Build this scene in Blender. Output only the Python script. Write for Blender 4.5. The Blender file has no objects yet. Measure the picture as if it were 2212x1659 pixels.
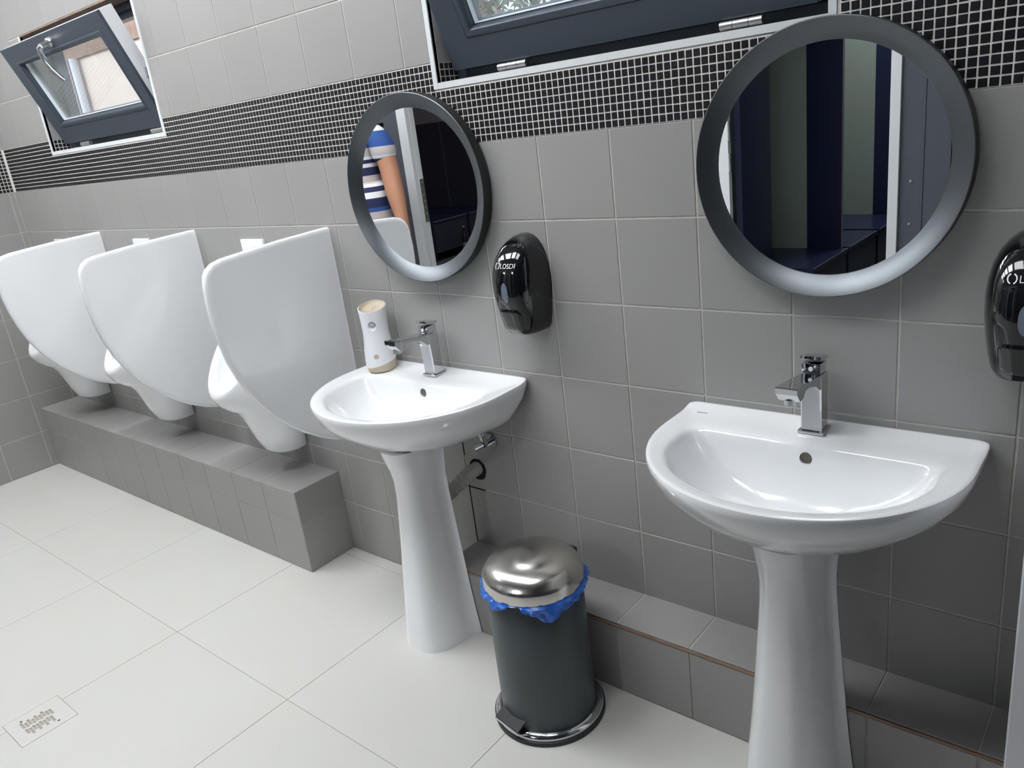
import bpy, bmesh, math, random
from mathutils import Vector, Matrix
random.seed(7)
PI = math.pi
SC = bpy.context.scene
COL = SC.collection

# ------------------------------------------------------------------ camera
CAM_M = ((0.7688621835, 0.6276210563, -0.1222405516),
         (0.1128245693, -0.3213394742, -0.9402188888),
         (-0.6293818867, 0.7091070103, -0.3178768451))      # rows: right, down, forward
cam = bpy.data.cameras.new('camera')
cam.sensor_fit = 'HORIZONTAL'; cam.sensor_width = 36.0
cam.lens = 1707.05 / 2212.0 * 36.0
cam.clip_start = 0.02; cam.clip_end = 200
camo = bpy.data.objects.new('camera', cam); COL.objects.link(camo)
r_, d_, f_ = (Vector(v) for v in CAM_M)
m4 = Matrix.Identity(4)
for i in range(3):
    m4[i][0] = r_[i]; m4[i][1] = -d_[i]; m4[i][2] = -f_[i]
CAM = Vector((1.18299736, -1.52828375, 1.440006))
m4.translation = CAM
camo.matrix_world = m4
SC.camera = camo

# ------------------------------------------------------------------ view, world, sun
vs = SC.view_settings
vs.view_transform = 'Standard'; vs.look = 'None'; vs.gamma = 1.0; vs.use_curve_mapping = False
vs.exposure = 0.0
PANEL = 16.9          # radiance of the ceiling panels
w = bpy.data.worlds.new('sky'); SC.world = w; w.use_nodes = True
nt = w.node_tree
bg = nt.nodes['Background']
sky = nt.nodes.new('ShaderNodeTexSky'); sky.sky_type = 'NISHITA'; sky.sun_disc = False
sky.sun_elevation = math.radians(48); sky.sun_rotation = math.radians(200)
nt.links.new(sky.outputs[0], bg.inputs[0]); bg.inputs[1].default_value = 0.55
sun = bpy.data.lights.new('sun', 'SUN'); sun.energy = 2.6; sun.angle = math.radians(2)
suno = bpy.data.objects.new('sun', sun); COL.objects.link(suno)
suno.rotation_euler = Vector((-0.25, 0.75, -0.62)).to_track_quat('-Z', 'Y').to_euler()

# ------------------------------------------------------------------ materials
def lin(c):
    c = c / 255.0
    return c / 12.92 if c <= 0.04045 else ((c + 0.055) / 1.055) ** 2.4
def rgb(r, g, b): return (lin(r), lin(g), lin(b), 1.0)

def pmat(name, col, rough=0.5, metal=0.0, coat=0.0, ior=1.5, tint=0.0, blotch=None, bump=None, emit=None, aniso=0.0, subs=0.0):
    m = bpy.data.materials.new(name); m.use_nodes = True
    nt = m.node_tree; b = nt.nodes['Principled BSDF']
    b.inputs['Base Color'].default_value = col
    b.inputs['Roughness'].default_value = rough
    b.inputs['Metallic'].default_value = metal
    b.inputs['IOR'].default_value = ior
    b.inputs['Coat Weight'].default_value = coat
    b.inputs['Coat Roughness'].default_value = 0.04
    if aniso: b.inputs['Anisotropic'].default_value = aniso
    if subs:
        b.inputs['Subsurface Weight'].default_value = subs
        b.inputs['Subsurface Radius'].default_value = (0.02, 0.008, 0.005)
    if emit:
        b.inputs['Emission Color'].default_value = emit[0]; b.inputs['Emission Strength'].default_value = emit[1]
    last = None
    if tint or blotch:
        rgbn = nt.nodes.new('ShaderNodeRGB'); rgbn.outputs[0].default_value = col
        last = rgbn.outputs[0]
    if tint:
        oi = nt.nodes.new('ShaderNodeObjectInfo')
        mr = nt.nodes.new('ShaderNodeMapRange')
        mr.inputs['To Min'].default_value = 1 - tint; mr.inputs['To Max'].default_value = 1 + tint
        nt.links.new(oi.outputs['Random'], mr.inputs['Value'])
        hs = nt.nodes.new('ShaderNodeHueSaturation')
        nt.links.new(mr.outputs[0], hs.inputs['Value']); nt.links.new(last, hs.inputs['Color'])
        last = hs.outputs[0]
    if blotch:
        sc, amt, col2 = blotch
        geo = nt.nodes.new('ShaderNodeNewGeometry')
        no = nt.nodes.new('ShaderNodeTexNoise'); no.inputs['Scale'].default_value = sc; no.inputs['Detail'].default_value = 5
        nt.links.new(geo.outputs['Position'], no.inputs['Vector'])
        mr = nt.nodes.new('ShaderNodeMapRange'); mr.inputs['From Min'].default_value = 0.35; mr.inputs['From Max'].default_value = 0.7
        mr.inputs['To Min'].default_value = 0.0; mr.inputs['To Max'].default_value = amt
        nt.links.new(no.outputs[0], mr.inputs['Value'])
        mx = nt.nodes.new('ShaderNodeMix'); mx.data_type = 'RGBA'
        nt.links.new(mr.outputs[0], mx.inputs['Factor']); nt.links.new(last, mx.inputs['A']); mx.inputs['B'].default_value = col2
        last = mx.outputs['Result']
    if last is not None: nt.links.new(last, b.inputs['Base Color'])
    if bump:
        sc, st = bump
        geo = nt.nodes.new('ShaderNodeNewGeometry')
        no = nt.nodes.new('ShaderNodeTexNoise'); no.inputs['Scale'].default_value = sc; no.inputs['Detail'].default_value = 3
        nt.links.new(geo.outputs['Position'], no.inputs['Vector'])
        bp = nt.nodes.new('ShaderNodeBump'); bp.inputs['Strength'].default_value = st; bp.inputs['Distance'].default_value = 0.004
        nt.links.new(no.outputs[0], bp.inputs['Height']); nt.links.new(bp.outputs[0], b.inputs['Normal'])
    return m

M = {}
M['tile'] = pmat('grey_tile', rgb(158, 157, 155), 0.42, tint=0.02, blotch=(3.0, 0.25, rgb(151, 150, 147)), bump=(60, 0.04))
M['grout'] = pmat('tile_grout', rgb(204, 202, 195), 0.85, blotch=(25, 0.5, rgb(178, 174, 166)), bump=(300, 0.3))
M['wgrout'] = pmat('white_grout', rgb(236, 233, 228), 0.8, blotch=(30, 0.35, rgb(205, 200, 195)), bump=(400, 0.3))
M['mosaic'] = pmat('black_mosaic', rgb(34, 34, 37), 0.22, tint=0.25)
M['floor'] = pmat('pale_porcelain', rgb(209, 209, 205), 0.38, tint=0.012, blotch=(4.5, 0.55, rgb(208, 205, 199)), bump=(90, 0.03))
M['fgrout'] = pmat('floor_joint', rgb(168, 162, 152), 0.9)
M['ceramic'] = pmat('white_ceramic', rgb(246, 248, 250), 0.10, coat=0.6)
M['chrome'] = pmat('chrome', (0.60, 0.61, 0.63, 1), 0.06, metal=1.0)
M['steel'] = pmat('brushed_steel', (0.62, 0.60, 0.57, 1), 0.22, metal=1.0, aniso=0.5)
M['satin'] = pmat('satin_silver', (0.62, 0.63, 0.64, 1), 0.32, metal=1.0)
M['blackgloss'] = pmat('gloss_black_plastic', rgb(16, 18, 22), 0.07, coat=0.5)
M['lens'] = pmat('grey_window', rgb(108, 118, 134), 0.25)
M['print'] = pmat('white_print', rgb(245, 245, 245), 0.5)
M['mframe'] = pmat('graphite_metal', (0.125, 0.138, 0.150, 1), 0.36, metal=0.85)
M['mside'] = pmat('mirror_rim_black', rgb(30, 33, 35), 0.4)
M['mirror'] = pmat('mirror_glass', (0.86, 0.88, 0.88, 1), 0.005, metal=1.0)
M['slate'] = pmat('slate_blue_upvc', rgb(64, 74, 86), 0.34, bump=(140, 0.05))
M['wpvc'] = pmat('white_upvc', rgb(226, 228, 232), 0.35)
M['trim'] = pmat('white_trim', rgb(222, 226, 228), 0.4)
M['brown'] = pmat('raw_brown_reveal', rgb(160, 134, 116), 0.8, blotch=(18, 0.6, rgb(120, 90, 72)))
M['ceil'] = pmat('ceiling_paint', rgb(176, 177, 178), 0.8)
M['led'] = pmat('led_diffuser', rgb(255, 255, 255), 0.5, emit=((0.97, 0.985, 1.0, 1), PANEL))
M['leds'] = pmat('led_diffuser_soft', rgb(255, 255, 255), 0.5, emit=((0.97, 0.985, 1.0, 1), 6.5))
M['ledm'] = pmat('led_diffuser_weak', rgb(255, 255, 255), 0.5, emit=((0.97, 0.985, 1.0, 1), 9.8))  # weaker emission, set to darken the wall at the right
M['ledc'] = pmat('led_diffuser_strong', rgb(255, 255, 255), 0.5, emit=((0.97, 0.985, 1.0, 1), 34.0))  # stronger than the washroom panels, for the rooms behind the doorways
M['binbody'] = pmat('bin_enamel', rgb(66, 74, 78), 0.38)
M['bag'] = pmat('blue_film', rgb(44, 104, 200), 0.2, bump=(70, 0.35))
M['rubber'] = pmat('black_rubber', rgb(38, 42, 44), 0.6)
M['beige'] = pmat('beige_plastic', rgb(203, 190, 168), 0.5)
M['wplastic'] = pmat('white_plastic', rgb(240, 241, 244), 0.38)
M['dark'] = pmat('dark_void', rgb(22, 22, 22), 0.9)
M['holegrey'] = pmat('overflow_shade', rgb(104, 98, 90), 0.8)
M['pipe'] = pmat('grey_white_pipe', rgb(196, 194, 190), 0.45)
M['navy'] = pmat('navy_laminate', rgb(27, 33, 62), 0.3, tint=0.04)
M['navydark'] = pmat('dark_laminate', rgb(46, 47, 60), 0.35, tint=0.05)
M['edge'] = pmat('pale_edge_band', rgb(120, 112, 120), 0.5)
M['greyp'] = pmat('grey_panel', rgb(142, 152, 144), 0.5)
M['bluegrey'] = pmat('blue_grey_panel', rgb(86, 89, 100), 0.4)
M['plaster'] = pmat('mauve_plaster', rgb(150, 140, 146), 0.8)
M['darkfloor'] = pmat('changing_floor', rgb(90, 90, 96), 0.4)
M['stucco'] = pmat('beige_stucco', rgb(232, 214, 200), 0.9, blotch=(6, 0.4, rgb(214, 194, 178)))
M['ground'] = pmat('exterior_paving', rgb(150, 145, 135), 0.9, blotch=(2, 0.6, rgb(120, 116, 108)))
M['leaf'] = pmat('leaf', rgb(112, 118, 100), 0.6, tint=0.0, blotch=(3, 0.7, rgb(140, 142, 124)))
M['bark'] = pmat('bark', rgb(92, 78, 64), 0.9, bump=(40, 0.8))
M['skin'] = pmat('skin', rgb(196, 142, 112), 0.5, subs=0.08, blotch=(14, 0.3, rgb(176, 120, 94)))
M['hair'] = pmat('hair', rgb(36, 30, 28), 0.6)
M['eye'] = pmat('eye_white', rgb(235, 232, 228), 0.2)
M['jean'] = pmat('charcoal_cloth', rgb(52, 54, 62), 0.85, bump=(200, 0.4))
M['shoe'] = pmat('shoe_leather', rgb(40, 36, 34), 0.5)
M['bottle'] = pmat('dark_glass', rgb(20, 24, 22), 0.08, coat=0.5)
M['yellow'] = pmat('yellow_cloth', rgb(214, 170, 40), 0.8)

def glass_mat():
    m = bpy.data.materials.new('window_glass'); m.use_nodes = True
    nt = m.node_tree; nt.nodes.remove(nt.nodes['Principled BSDF'])
    out = nt.nodes['Material Output']
    tr = nt.nodes.new('ShaderNodeBsdfTransparent'); tr.inputs[0].default_value = (0.93, 0.95, 0.94, 1)
    gl = nt.nodes.new('ShaderNodeBsdfGlossy'); gl.inputs['Roughness'].default_value = 0.02
    df = nt.nodes.new('ShaderNodeBsdfDiffuse'); df.inputs[0].default_value = (0.7, 0.7, 0.68, 1)
    lw = nt.nodes.new('ShaderNodeLayerWeight'); lw.inputs[0].default_value = 0.5
    pw = nt.nodes.new('ShaderNodeMath'); pw.operation = 'POWER'; pw.inputs[1].default_value = 4.0
    nt.links.new(lw.outputs['Facing'], pw.inputs[0])
    fr = nt.nodes.new('ShaderNodeMath'); fr.operation = 'MULTIPLY_ADD'; fr.inputs[1].default_value = 0.6; fr.inputs[2].default_value = 0.03
    nt.links.new(pw.outputs[0], fr.inputs[0])
    m1 = nt.nodes.new('ShaderNodeMixShader'); m2 = nt.nodes.new('ShaderNodeMixShader')
    m2.inputs[0].default_value = 0.2            # dust film on the panes
    nt.links.new(tr.outputs[0], m2.inputs[1]); nt.links.new(df.outputs[0], m2.inputs[2])
    nt.links.new(fr.outputs[0], m1.inputs[0]); nt.links.new(m2.outputs[0], m1.inputs[1]); nt.links.new(gl.outputs[0], m1.inputs[2])
    nt.links.new(m1.outputs[0], out.inputs[0])
    return m
M['glass'] = glass_mat()

def stripe_mat():
    m = bpy.data.materials.new('striped_jersey'); m.use_nodes = True
    nt = m.node_tree; b = nt.nodes['Principled BSDF']; b.inputs['Roughness'].default_value = 0.85
    tc = nt.nodes.new('ShaderNodeTexCoord'); sp = nt.nodes.new('ShaderNodeSeparateXYZ')
    nt.links.new(tc.outputs['Object'], sp.inputs[0])
    mr = nt.nodes.new('ShaderNodeMapRange'); mr.inputs['From Min'].default_value = 0.9; mr.inputs['From Max'].default_value = 1.6
    nt.links.new(sp.outputs['Z'], mr.inputs['Value'])
    cr = nt.nodes.new('ShaderNodeValToRGB'); cr.color_ramp.interpolation = 'CONSTANT'
    W_, G_, N_, B_ = rgb(232, 232, 236), rgb(196, 188, 188), rgb(36, 44, 84), rgb(48, 84, 150)
    st = [(0.90, G_), (1.005, B_), (1.03, N_), (1.085, W_), (1.12, N_), (1.15, W_), (1.17, G_), (1.215, N_),
          (1.262, W_), (1.285, N_), (1.305, W_), (1.322, G_), (1.372, B_), (1.46, W_), (1.49, N_)]
    el = cr.color_ramp.elements
    el[0].position = 0; el[0].color = st[0][1]
    el[1].position = (st[1][0] - 0.9) / 0.7; el[1].color = st[1][1]
    for z, c in st[2:]:
        e = el.new((z - 0.9) / 0.7); e.color = c
    nt.links.new(mr.outputs[0], cr.inputs[0]); nt.links.new(cr.outputs[0], b.inputs['Base Color'])
    return m
M['jersey'] = stripe_mat()

# ------------------------------------------------------------------ mesh helpers
class MB:
    def __init__(self): self.v = []; self.f = []
    def add(self, vs, fs):
        o = len(self.v); self.v += [tuple(p) for p in vs]; self.f += [tuple(i + o for i in f) for f in fs]; return self
    def box(self, x0, x1, y0, y1, z0, z1):
        return self.add([(x0,y0,z0),(x1,y0,z0),(x1,y1,z0),(x0,y1,z0),(x0,y0,z1),(x1,y0,z1),(x1,y1,z1),(x0,y1,z1)],
                        [(3,2,1,0),(4,5,6,7),(0,1,5,4),(1,2,6,5),(2,3,7,6),(3,0,4,7)])
    def cbox(self, x0, x1, y0, y1, z0, z1, b):
        bm = bmesh.new(); bmesh.ops.create_cube(bm, size=1)
        for v in bm.verts:
            v.co = Vector((x0 + (v.co.x + .5) * (x1 - x0), y0 + (v.co.y + .5) * (y1 - y0), z0 + (v.co.z + .5) * (z1 - z0)))
        bmesh.ops.bevel(bm, geom=list(bm.edges), offset=b, segments=2, affect='EDGES', profile=0.6)
        bm.verts.index_update()
        self.add([v.co[:] for v in bm.verts], [[v.index for v in f.verts] for f in bm.faces]); bm.free(); return self
    def rings(self, rs, closed=True, cap0=True, cap1=True):
        n = len(rs[0]); vs = [p for r in rs for p in r]; fs = []
        for k in range(len(rs) - 1):
            for i in range(n if closed else n - 1):
                j = (i + 1) % n
                fs.append((k*n+i, k*n+j, (k+1)*n+j, (k+1)*n+i))
        if cap0: fs.append(tuple(reversed(range(n))))
        if cap1: fs.append(tuple((len(rs)-1)*n + i for i in range(n)))
        return self.add(vs, fs)
    def lathe(self, prof, c=(0,0,0), n=48, cap0=True, cap1=True):
        return self.rings([[(c[0]+r*math.cos(2*PI*i/n), c[1]+r*math.sin(2*PI*i/n), c[2]+z) for i in range(n)] for r, z in prof], True, cap0, cap1)
    def tube(self, pts, rad, n=12, cap=True):
        pts = [Vector(p) for p in pts]; rs = []
        rad = rad if isinstance(rad, (list, tuple)) else [rad]*len(pts)
        up = None
        for i, p in enumerate(pts):
            t = (pts[min(i+1, len(pts)-1)] - pts[max(i-1, 0)]).normalized()
            if up is None: up = t.orthogonal().normalized()
            up = (up - t * up.dot(t)).normalized(); s = t.cross(up)
            rs.append([tuple(p + rad[i]*(math.cos(2*PI*k/n)*up + math.sin(2*PI*k/n)*s)) for k in range(n)])
        return self.rings(rs, True, cap, cap)
    def xf(self, mat):
        self.v = [tuple(mat @ Vector(p)) for p in self.v]; return self
    def build(self, name, mat, parent=None, smooth=None, loc=None):
        me = bpy.data.meshes.new(name); me.from_pydata(self.v, [], self.f); me.update()
        bm = bmesh.new(); bm.from_mesh(me); bmesh.ops.recalc_face_normals(bm, faces=bm.faces); bm.to_mesh(me); bm.free()
        if smooth is not None:
            for p in me.polygons: p.use_smooth = True
            me.set_sharp_from_angle(angle=math.radians(smooth))
        me.materials.append(M[mat] if isinstance(mat, str) else mat)
        return mk(name, me, parent, loc)

def mk(name, me, parent=None, loc=None):
    o = bpy.data.objects.new(name, me); COL.objects.link(o)
    if parent: o.parent = parent
    if loc: o.location = loc
    return o
def tag(o, label=None, cat=None, group=None, kind=None):
    if label: o['label'] = label
    if cat: o['category'] = cat
    if group: o['group'] = group
    if kind: o['kind'] = kind
    return o
def thing(name, label, cat, loc=(0,0,0), rz=0.0, group=None):
    o = bpy.data.objects.new(name, None); COL.objects.link(o); o.empty_display_size = 0.1
    o.location = loc; o.rotation_euler = (0, 0, rz)
    return tag(o, label, cat, group)
def struct(name, label, loc=(0,0,0)):
    o = bpy.data.objects.new(name, None); COL.objects.link(o); o.location = loc
    return tag(o, label, kind='structure')
def dup(root, loc, label, rz=None):
    def rec(o, par):
        c = o.copy(); COL.objects.link(c)
        if par: c.parent = par
        for ch in list(o.children): rec(ch, c)
        return c
    r = rec(root, None); r.location = loc
    if rz is not None: r.rotation_euler = (0, 0, rz)
    r['label'] = label
    return r
def bake(o, mods):
    for f in mods: f(o)
    bpy.context.view_layer.update()
    dg = bpy.context.evaluated_depsgraph_get()
    me = bpy.data.meshes.new_from_object(o.evaluated_get(dg))
    o.modifiers.clear(); old = o.data; o.data = me; bpy.data.meshes.remove(old)
    return o
def cut(o, mb):
    c = mb.build('cutter', 'dark', o.parent)
    def f(o):
        m = o.modifiers.new('b', 'BOOLEAN'); m.operation = 'DIFFERENCE'; m.object = c; m.solver = 'EXACT'
    bake(o, [f])
    me = c.data; bpy.data.objects.remove(c); bpy.data.meshes.remove(me)
    return o
def lerp(a, b, t): return a + (b - a) * t
def interp(x, pts):
    for (a, b), (c, d) in zip(pts, pts[1:]):
        if x <= c:
            t = (x - a) / (c - a) if c > a else 0
            t = max(0, min(1, t)); t = t*t*(3-2*t) * 0.5 + t * 0.5
            return b + (d - b) * t
    return pts[-1][1]

# ================================================================== ROOM SHELL
XL, XR, ZC = -3.27, 1.75, 2.72
YD = -2.3                      # wall with the cubicle doors
W1 = (-2.675, -1.688, 1.542, 2.012)
W2 = (-0.290, 0.668, 1.542, 2.012)
MOS0, MOS1 = 1.391, 1.589
ROWS = [-0.004 + 0.2 * k for k in range(7)]          # joints at -0.004 ... 1.196

wall_back = struct('wall_back', 'grey tiled wall with black mosaic band behind the basins and urinals')
G = 0.0016                     # depth of the joints behind the tile face
mb = MB()
def wallpiece(mb, x0, x1, z0, z1): mb.box(x0, x1, G, 0.16, z0, z1)
wallpiece(mb, XL-0.1, XR+0.1, 0-0.1, W1[2])
wallpiece(mb, XL-0.1, XR+0.1, W1[3], ZC+0.1)
wallpiece(mb, XL-0.1, W1[0], W1[2], W1[3]); wallpiece(mb, W1[1], W2[0], W1[2], W1[3]); wallpiece(mb, W2[1], XR+0.1, W1[2], W1[3])
mb.build('wall_core', 'grout', wall_back)

tile_cache = {}
def tile_mesh(w_, h_, mat='tile', gap=0.004, th=None, bev=0.0012, name='tile'):
    key = (round(w_, 4), round(h_, 4), mat, gap, th)
    if key not in tile_cache:
        a, b, t = w_/2 - gap/2, h_/2 - gap/2, th or G
        e = min(bev, t*0.7)
        v = []
        for (s, y) in ((0, t), (0, e), (e*0.8, 0)):
            v += [(-a+s, y, -b+s), (a-s, y, -b+s), (a-s, y, b-s), (-a+s, y, b-s)]
        f = [(0,1,5,4),(1,2,6,5),(2,3,7,6),(3,0,4,7),(4,5,9,8),(5,6,10,9),(6,7,11,10),(7,4,8,11),(8,9,10,11),(3,2,1,0)]
        me = bpy.data.meshes.new(name); me.from_pydata(v, [], f); me.update(); me.materials.append(M[mat])
        tile_cache[key] = me
    return tile_cache[key]
def minus(rects, o):
    out = []
    for x0, x1, z0, z1 in rects:
        ox0, ox1, oz0, oz1 = max(x0, o[0]), min(x1, o[1]), max(z0, o[2]), min(z1, o[3])
        if ox0 >= ox1 or oz0 >= oz1: out.append((x0, x1, z0, z1)); continue
        if z0 < oz0: out.append((x0, x1, z0, oz0))
        if oz1 < z1: out.append((x0, x1, oz1, z1))
        if x0 < ox0: out.append((x0, ox0, oz0, oz1))
        if ox1 < x1: out.append((ox1, x1, oz0, oz1))
    return [r for r in out if r[1]-r[0] > 0.006 and r[3]-r[2] > 0.006]
def place(me, parent, loc, rot=(0,0,0), name='tile'):
    o = mk(name, me, parent); o.location = loc; o.rotation_euler = rot
    return o

xs = [XL] + [0.2*k for k in range(-16, 9)] + [XR]
zs_low = ROWS[:]; zs_low[0] = 0.0
rows = list(zip(zs_low, zs_low[1:])) + [(1.196, MOS0), (MOS1, 1.787), (1.787, 1.987), (1.987, 2.187)]
T1 = (W1[0]-0.015, W1[1]+0.015, W1[2]-0.015, W1[3]); T2 = (W2[0]-0.015, W2[1]+0.015, W2[2]-0.015, W2[3])
far = MB()
for z0, z1 in rows:
    for x0, x1 in zip(xs, xs[1:]):
        rects = minus(minus([(x0, x1, z0, z1)], T1), T2)
        for (a, b, c, d) in rects:
            if a >= 1.19 or (z1 < 0.32 and b < -1.2) or (z1 > 2.1 and a > -0.5):
                far.box(a+.002, b-.002, 0, G, c+.002, d-.002); continue
            place(tile_mesh(b-a, d-c), wall_back, ((a+b)/2, 0, (c+d)/2))
for z0, z1 in ((2.187, 2.387), (2.387, 2.587), (2.587, ZC)):
    for x0, x1 in zip(xs, xs[1:]): far.box(x0+.002, x1-.002, 0, G, z0+.002, z1-.002)
tag(far.build('tile_field', 'tile', wall_back), kind='stuff')

# ---- mosaic band on the long wall
gb = MB()
for r in minus(minus([(XL, XR, MOS0, MOS1)], T1), T2): gb.box(r[0], r[1], 0.0004, G+.0004, r[2], r[3])
gb.build('mosaic_grout', 'wgrout', wall_back)
PM = 0.0165
def mosaic_mesh():
    a = PM/2 - 0.00135
    v = []
    for s, y in ((0, 0.0012), (0.0, 0.0002), (0.0011, -0.0012)):
        v += [(-a+s, y, -a+s), (a-s, y, -a+s), (a-s, y, a-s), (-a+s, y, a-s)]
    f = [(0,1,5,4),(1,2,6,5),(2,3,7,6),(3,0,4,7),(4,5,9,8),(5,6,10,9),(6,7,11,10),(7,4,8,11),(8,9,10,11)]
    return v, f
MV, MF = mosaic_mesh()
mme = bpy.data.meshes.new('mosaic_tile'); mme.from_pydata(MV, [], MF); mme.update(); mme.materials.append(M['mosaic'])
cells = []
i0 = int((XL - 0.2095) / PM) + 1; i1 = int((XR - 0.2095) / PM)
for i in range(i0, i1):
    x = 0.2095 + PM * (i + 0.5)
    for k in range(12):
        z = MOS0 + PM * (k + 0.5)
        if any(t[0] < x < t[1] and z > t[2] for t in (T1, T2)): continue
        cells.append((x, z))
def seen(c):
    x, z = c
    return x < 1.03 and math.hypot(x - 0.655, z - 1.29) > 0.245
cells.sort(key=lambda c: (not seen(c), (Vector((c[0], 0, c[1])) - CAM).length))
near, rest = cells[:285], cells[285:]
for x, z in near:
    o = place(mme, wall_back, (x + random.uniform(-.0003, .0003), 0, z + random.uniform(-.0003, .0003)), (0, random.uniform(-.03, .03), 0), 'mosaic_tile')
mo = MB()
for x, z in rest: mo.add([(p[0]+x, p[1], p[2]+z) for p in MV], MF)
# mosaic returning into the left window reveals
for wx in (W1[0], W2[0]):
    for c in range(4):
        for k in range(3):
            y = 0.012 + PM*(c+.5); z = 1.5405 + PM*(k+.5)
            mo.add([(wx + 0.0022 - p[1], y + p[0], z + p[2]) for p in MV], MF)
tag(mo.build('mosaic_field', 'mosaic', wall_back), kind='stuff')

# ---- left wall
wall_left = struct('wall_left', 'grey tiled end wall beyond the urinals')
MB().box(XL-0.14, XL-G, YD-0.1, G, -0.1, ZC+0.1).build('wall_core', 'grout', wall_left)
ys = [0.0] + [-0.026 - 0.2*k for k in range(0, 12)] + [YD]
lf = MB()
for z0, z1 in rows + [(2.187, 2.387), (2.387, 2.587), (2.587, ZC)]:
    for y1, y0 in zip(ys, ys[1:]):
        if y1 > -0.55 and z1 < 2.1 and y0 > -0.9:
            place(tile_mesh(y1-y0, z1-z0), wall_left, (XL, (y0+y1)/2, (z0+z1)/2), (0, 0, PI/2))
        else: lf.box(XL-G, XL, y0+.002, y1-.002, z0+.002, z1-.002)
lf.box(XL-G, XL, YD, -0.9, MOS0, MOS1)
tag(lf.build('tile_field', 'tile', wall_left), kind='stuff')
MB().box(XL-G, XL-0.0004, -0.9, 0, MOS0, MOS1).build('mosaic_grout', 'wgrout', wall_left)
lm = MB()
for i in range(54):
    y = -PM*(i+.5)
    for k in range(12):
        z = MOS0 + PM*(k+.5)
        lm.add([(XL - p[1], y + p[0], z + p[2]) for p in MV], MF)
tag(lm.build('mosaic_field', 'mosaic', wall_left), kind='stuff')

# ---- right wall, front wall with doors, ceiling, floor
wall_right = struct('wall_right', 'grey wall closing the room on the right')
MB().box(XR, XR+0.14, YD-0.1, 0.16, -0.1, ZC+0.1).build('wall_core', 'navydark', wall_right)
ceiling = struct('ceiling', 'white ceiling with square light panels')
MB().box(-6.6, 2.0, -6.6, 0.16, ZC, ZC+0.2).build('ceiling_slab', 'ceil', ceiling)
floor = struct('floor', 'floor of large pale porcelain tiles')
MB().box(XL-0.1, XR+0.1, YD-0.05, 0.1, -0.12, -0.0012).build('floor_bed', 'fgrout', floor)
fx = [XL] + [-0.573 + 0.604*k for k in range(-4, 4)] + [XR]
fy = [0.0, -0.047, -0.649, -1.252, -1.855, YD]
DC = (-1.213, -1.064, -1.162, -1.012)            # drain cover
drain_tiles = []
for y1, y0 in zip(fy, fy[1:]):
    for x0, x1 in zip(fx, fx[1:]):
        ft = place(tile_mesh(x1-x0, y1-y0, 'floor', 0.0017, 0.0012, 0.0005), floor, ((x0+x1)/2, (y0+y1)/2, 0), (-PI/2, 0, 0))
        if x0 < DC[1] and x1 > DC[0] and y0 < DC[3] and y1 > DC[2]: drain_tiles.append(ft)

# ---- tiled plinth under the urinals
BX1, BY, BZ = -1.060, -0.194, 0.316
bench = struct('trim_1', 'grey tiled plinth along the wall under the urinals')
MB().box(XL, BX1-G, BY+G, 0, 0, BZ-G).build('plinth_core', 'grout', bench)
bx = [XL] + [-3.06 + 0.2*k for k in range(0, 10)] + [BX1]
for x0, x1 in zip(bx, bx[1:]):
    place(tile_mesh(x1-x0, -BY, gap=0.002), bench, ((x0+x1)/2, BY/2, BZ), (-PI/2, 0, 0))
    for z0, z1 in ((0, 0.196), (0.196, BZ)):
        place(tile_mesh(x1-x0, z1-z0, gap=0.0025), bench, ((x0+x1)/2, BY, (z0+z1)/2))
for z0, z1 in ((0, 0.196), (0.196, BZ)):
    place(tile_mesh(-BY, z1-z0, gap=0.0025), bench, (BX1, BY/2, (z0+z1)/2), (0, 0, PI/2))

# ---- low tiled ledge to the right of the far basin
LX0, LY, LZ = -0.40, -0.145, 0.208
ledge = struct('trim_2', 'low grey tiled ledge along the wall behind the pedal bin')
MB().box(LX0+G, XR, LY+0.004, 0, 0, LZ-G).build('ledge_core', 'grout', ledge)
MB().box(LX0+.002, XR, LY-.0004, LY+.004, .1975, LZ-.0045).build('edge_joint', 'brown', ledge)
lx = [LX0] + [-0.2 + 0.2*k for k in range(0, 10)]
for x0, x1 in zip(lx, lx[1:]):
    place(tile_mesh(x1-x0, -LY, gap=0.003), ledge, ((x0+x1)/2, LY/2, LZ), (-PI/2, 0, 0))
    place(tile_mesh(x1-x0, 0.197, gap=0.003, th=0.003), ledge, ((x0+x1)/2, LY+0.001, 0.0985))
place(tile_mesh(-LY, 0.2, gap=0.003), ledge, (LX0, LY/2, 0.1), (0, 0, -PI/2))
# white post at the right edge of the picture
MB().cbox(1.057, 1.20, -0.30, -0.148, 0, 2.1, 0.003).build('door_jamb', 'wpvc', struct('trim_3', 'white door jamb at the right edge'))

# ------------------------------------------------------------------ ceiling panels
def ceiling_light(x, y, mat, label, group):
    t = thing('ceiling_light', label, 'ceiling light', (x, y, ZC), 0, group)
    a = 0.3
    f = MB()
    f.box(-a, a, -a, -a+.012, -.012, 0).box(-a, a, a-.012, a, -.012, 0).box(-a, -a+.012, -a+.012, a-.012, -.012, 0).box(a-.012, a, -a+.012, a-.012, -.012, 0)
    f.build('frame', 'wpvc', t)
    MB().box(-a+.012, a-.012, -a+.012, a-.012, -.008, -.001).build('diffuser', mat, t)
for k, x in enumerate((-2.85, -2.05, -1.25, -0.45, 0.35)):
    ceiling_light(x, -0.92, 'ledm' if k == 4 else 'led', ('square ceiling light panel next to the grey end wall', 'second square ceiling light panel from the grey end wall', 'third square ceiling light panel from the grey end wall, above the urinal nearest the basins', 'square ceiling light panel above the basin with the air freshener', 'square ceiling light panel above the basin nearest the camera')[k], 'washroom ceiling panels')
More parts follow.
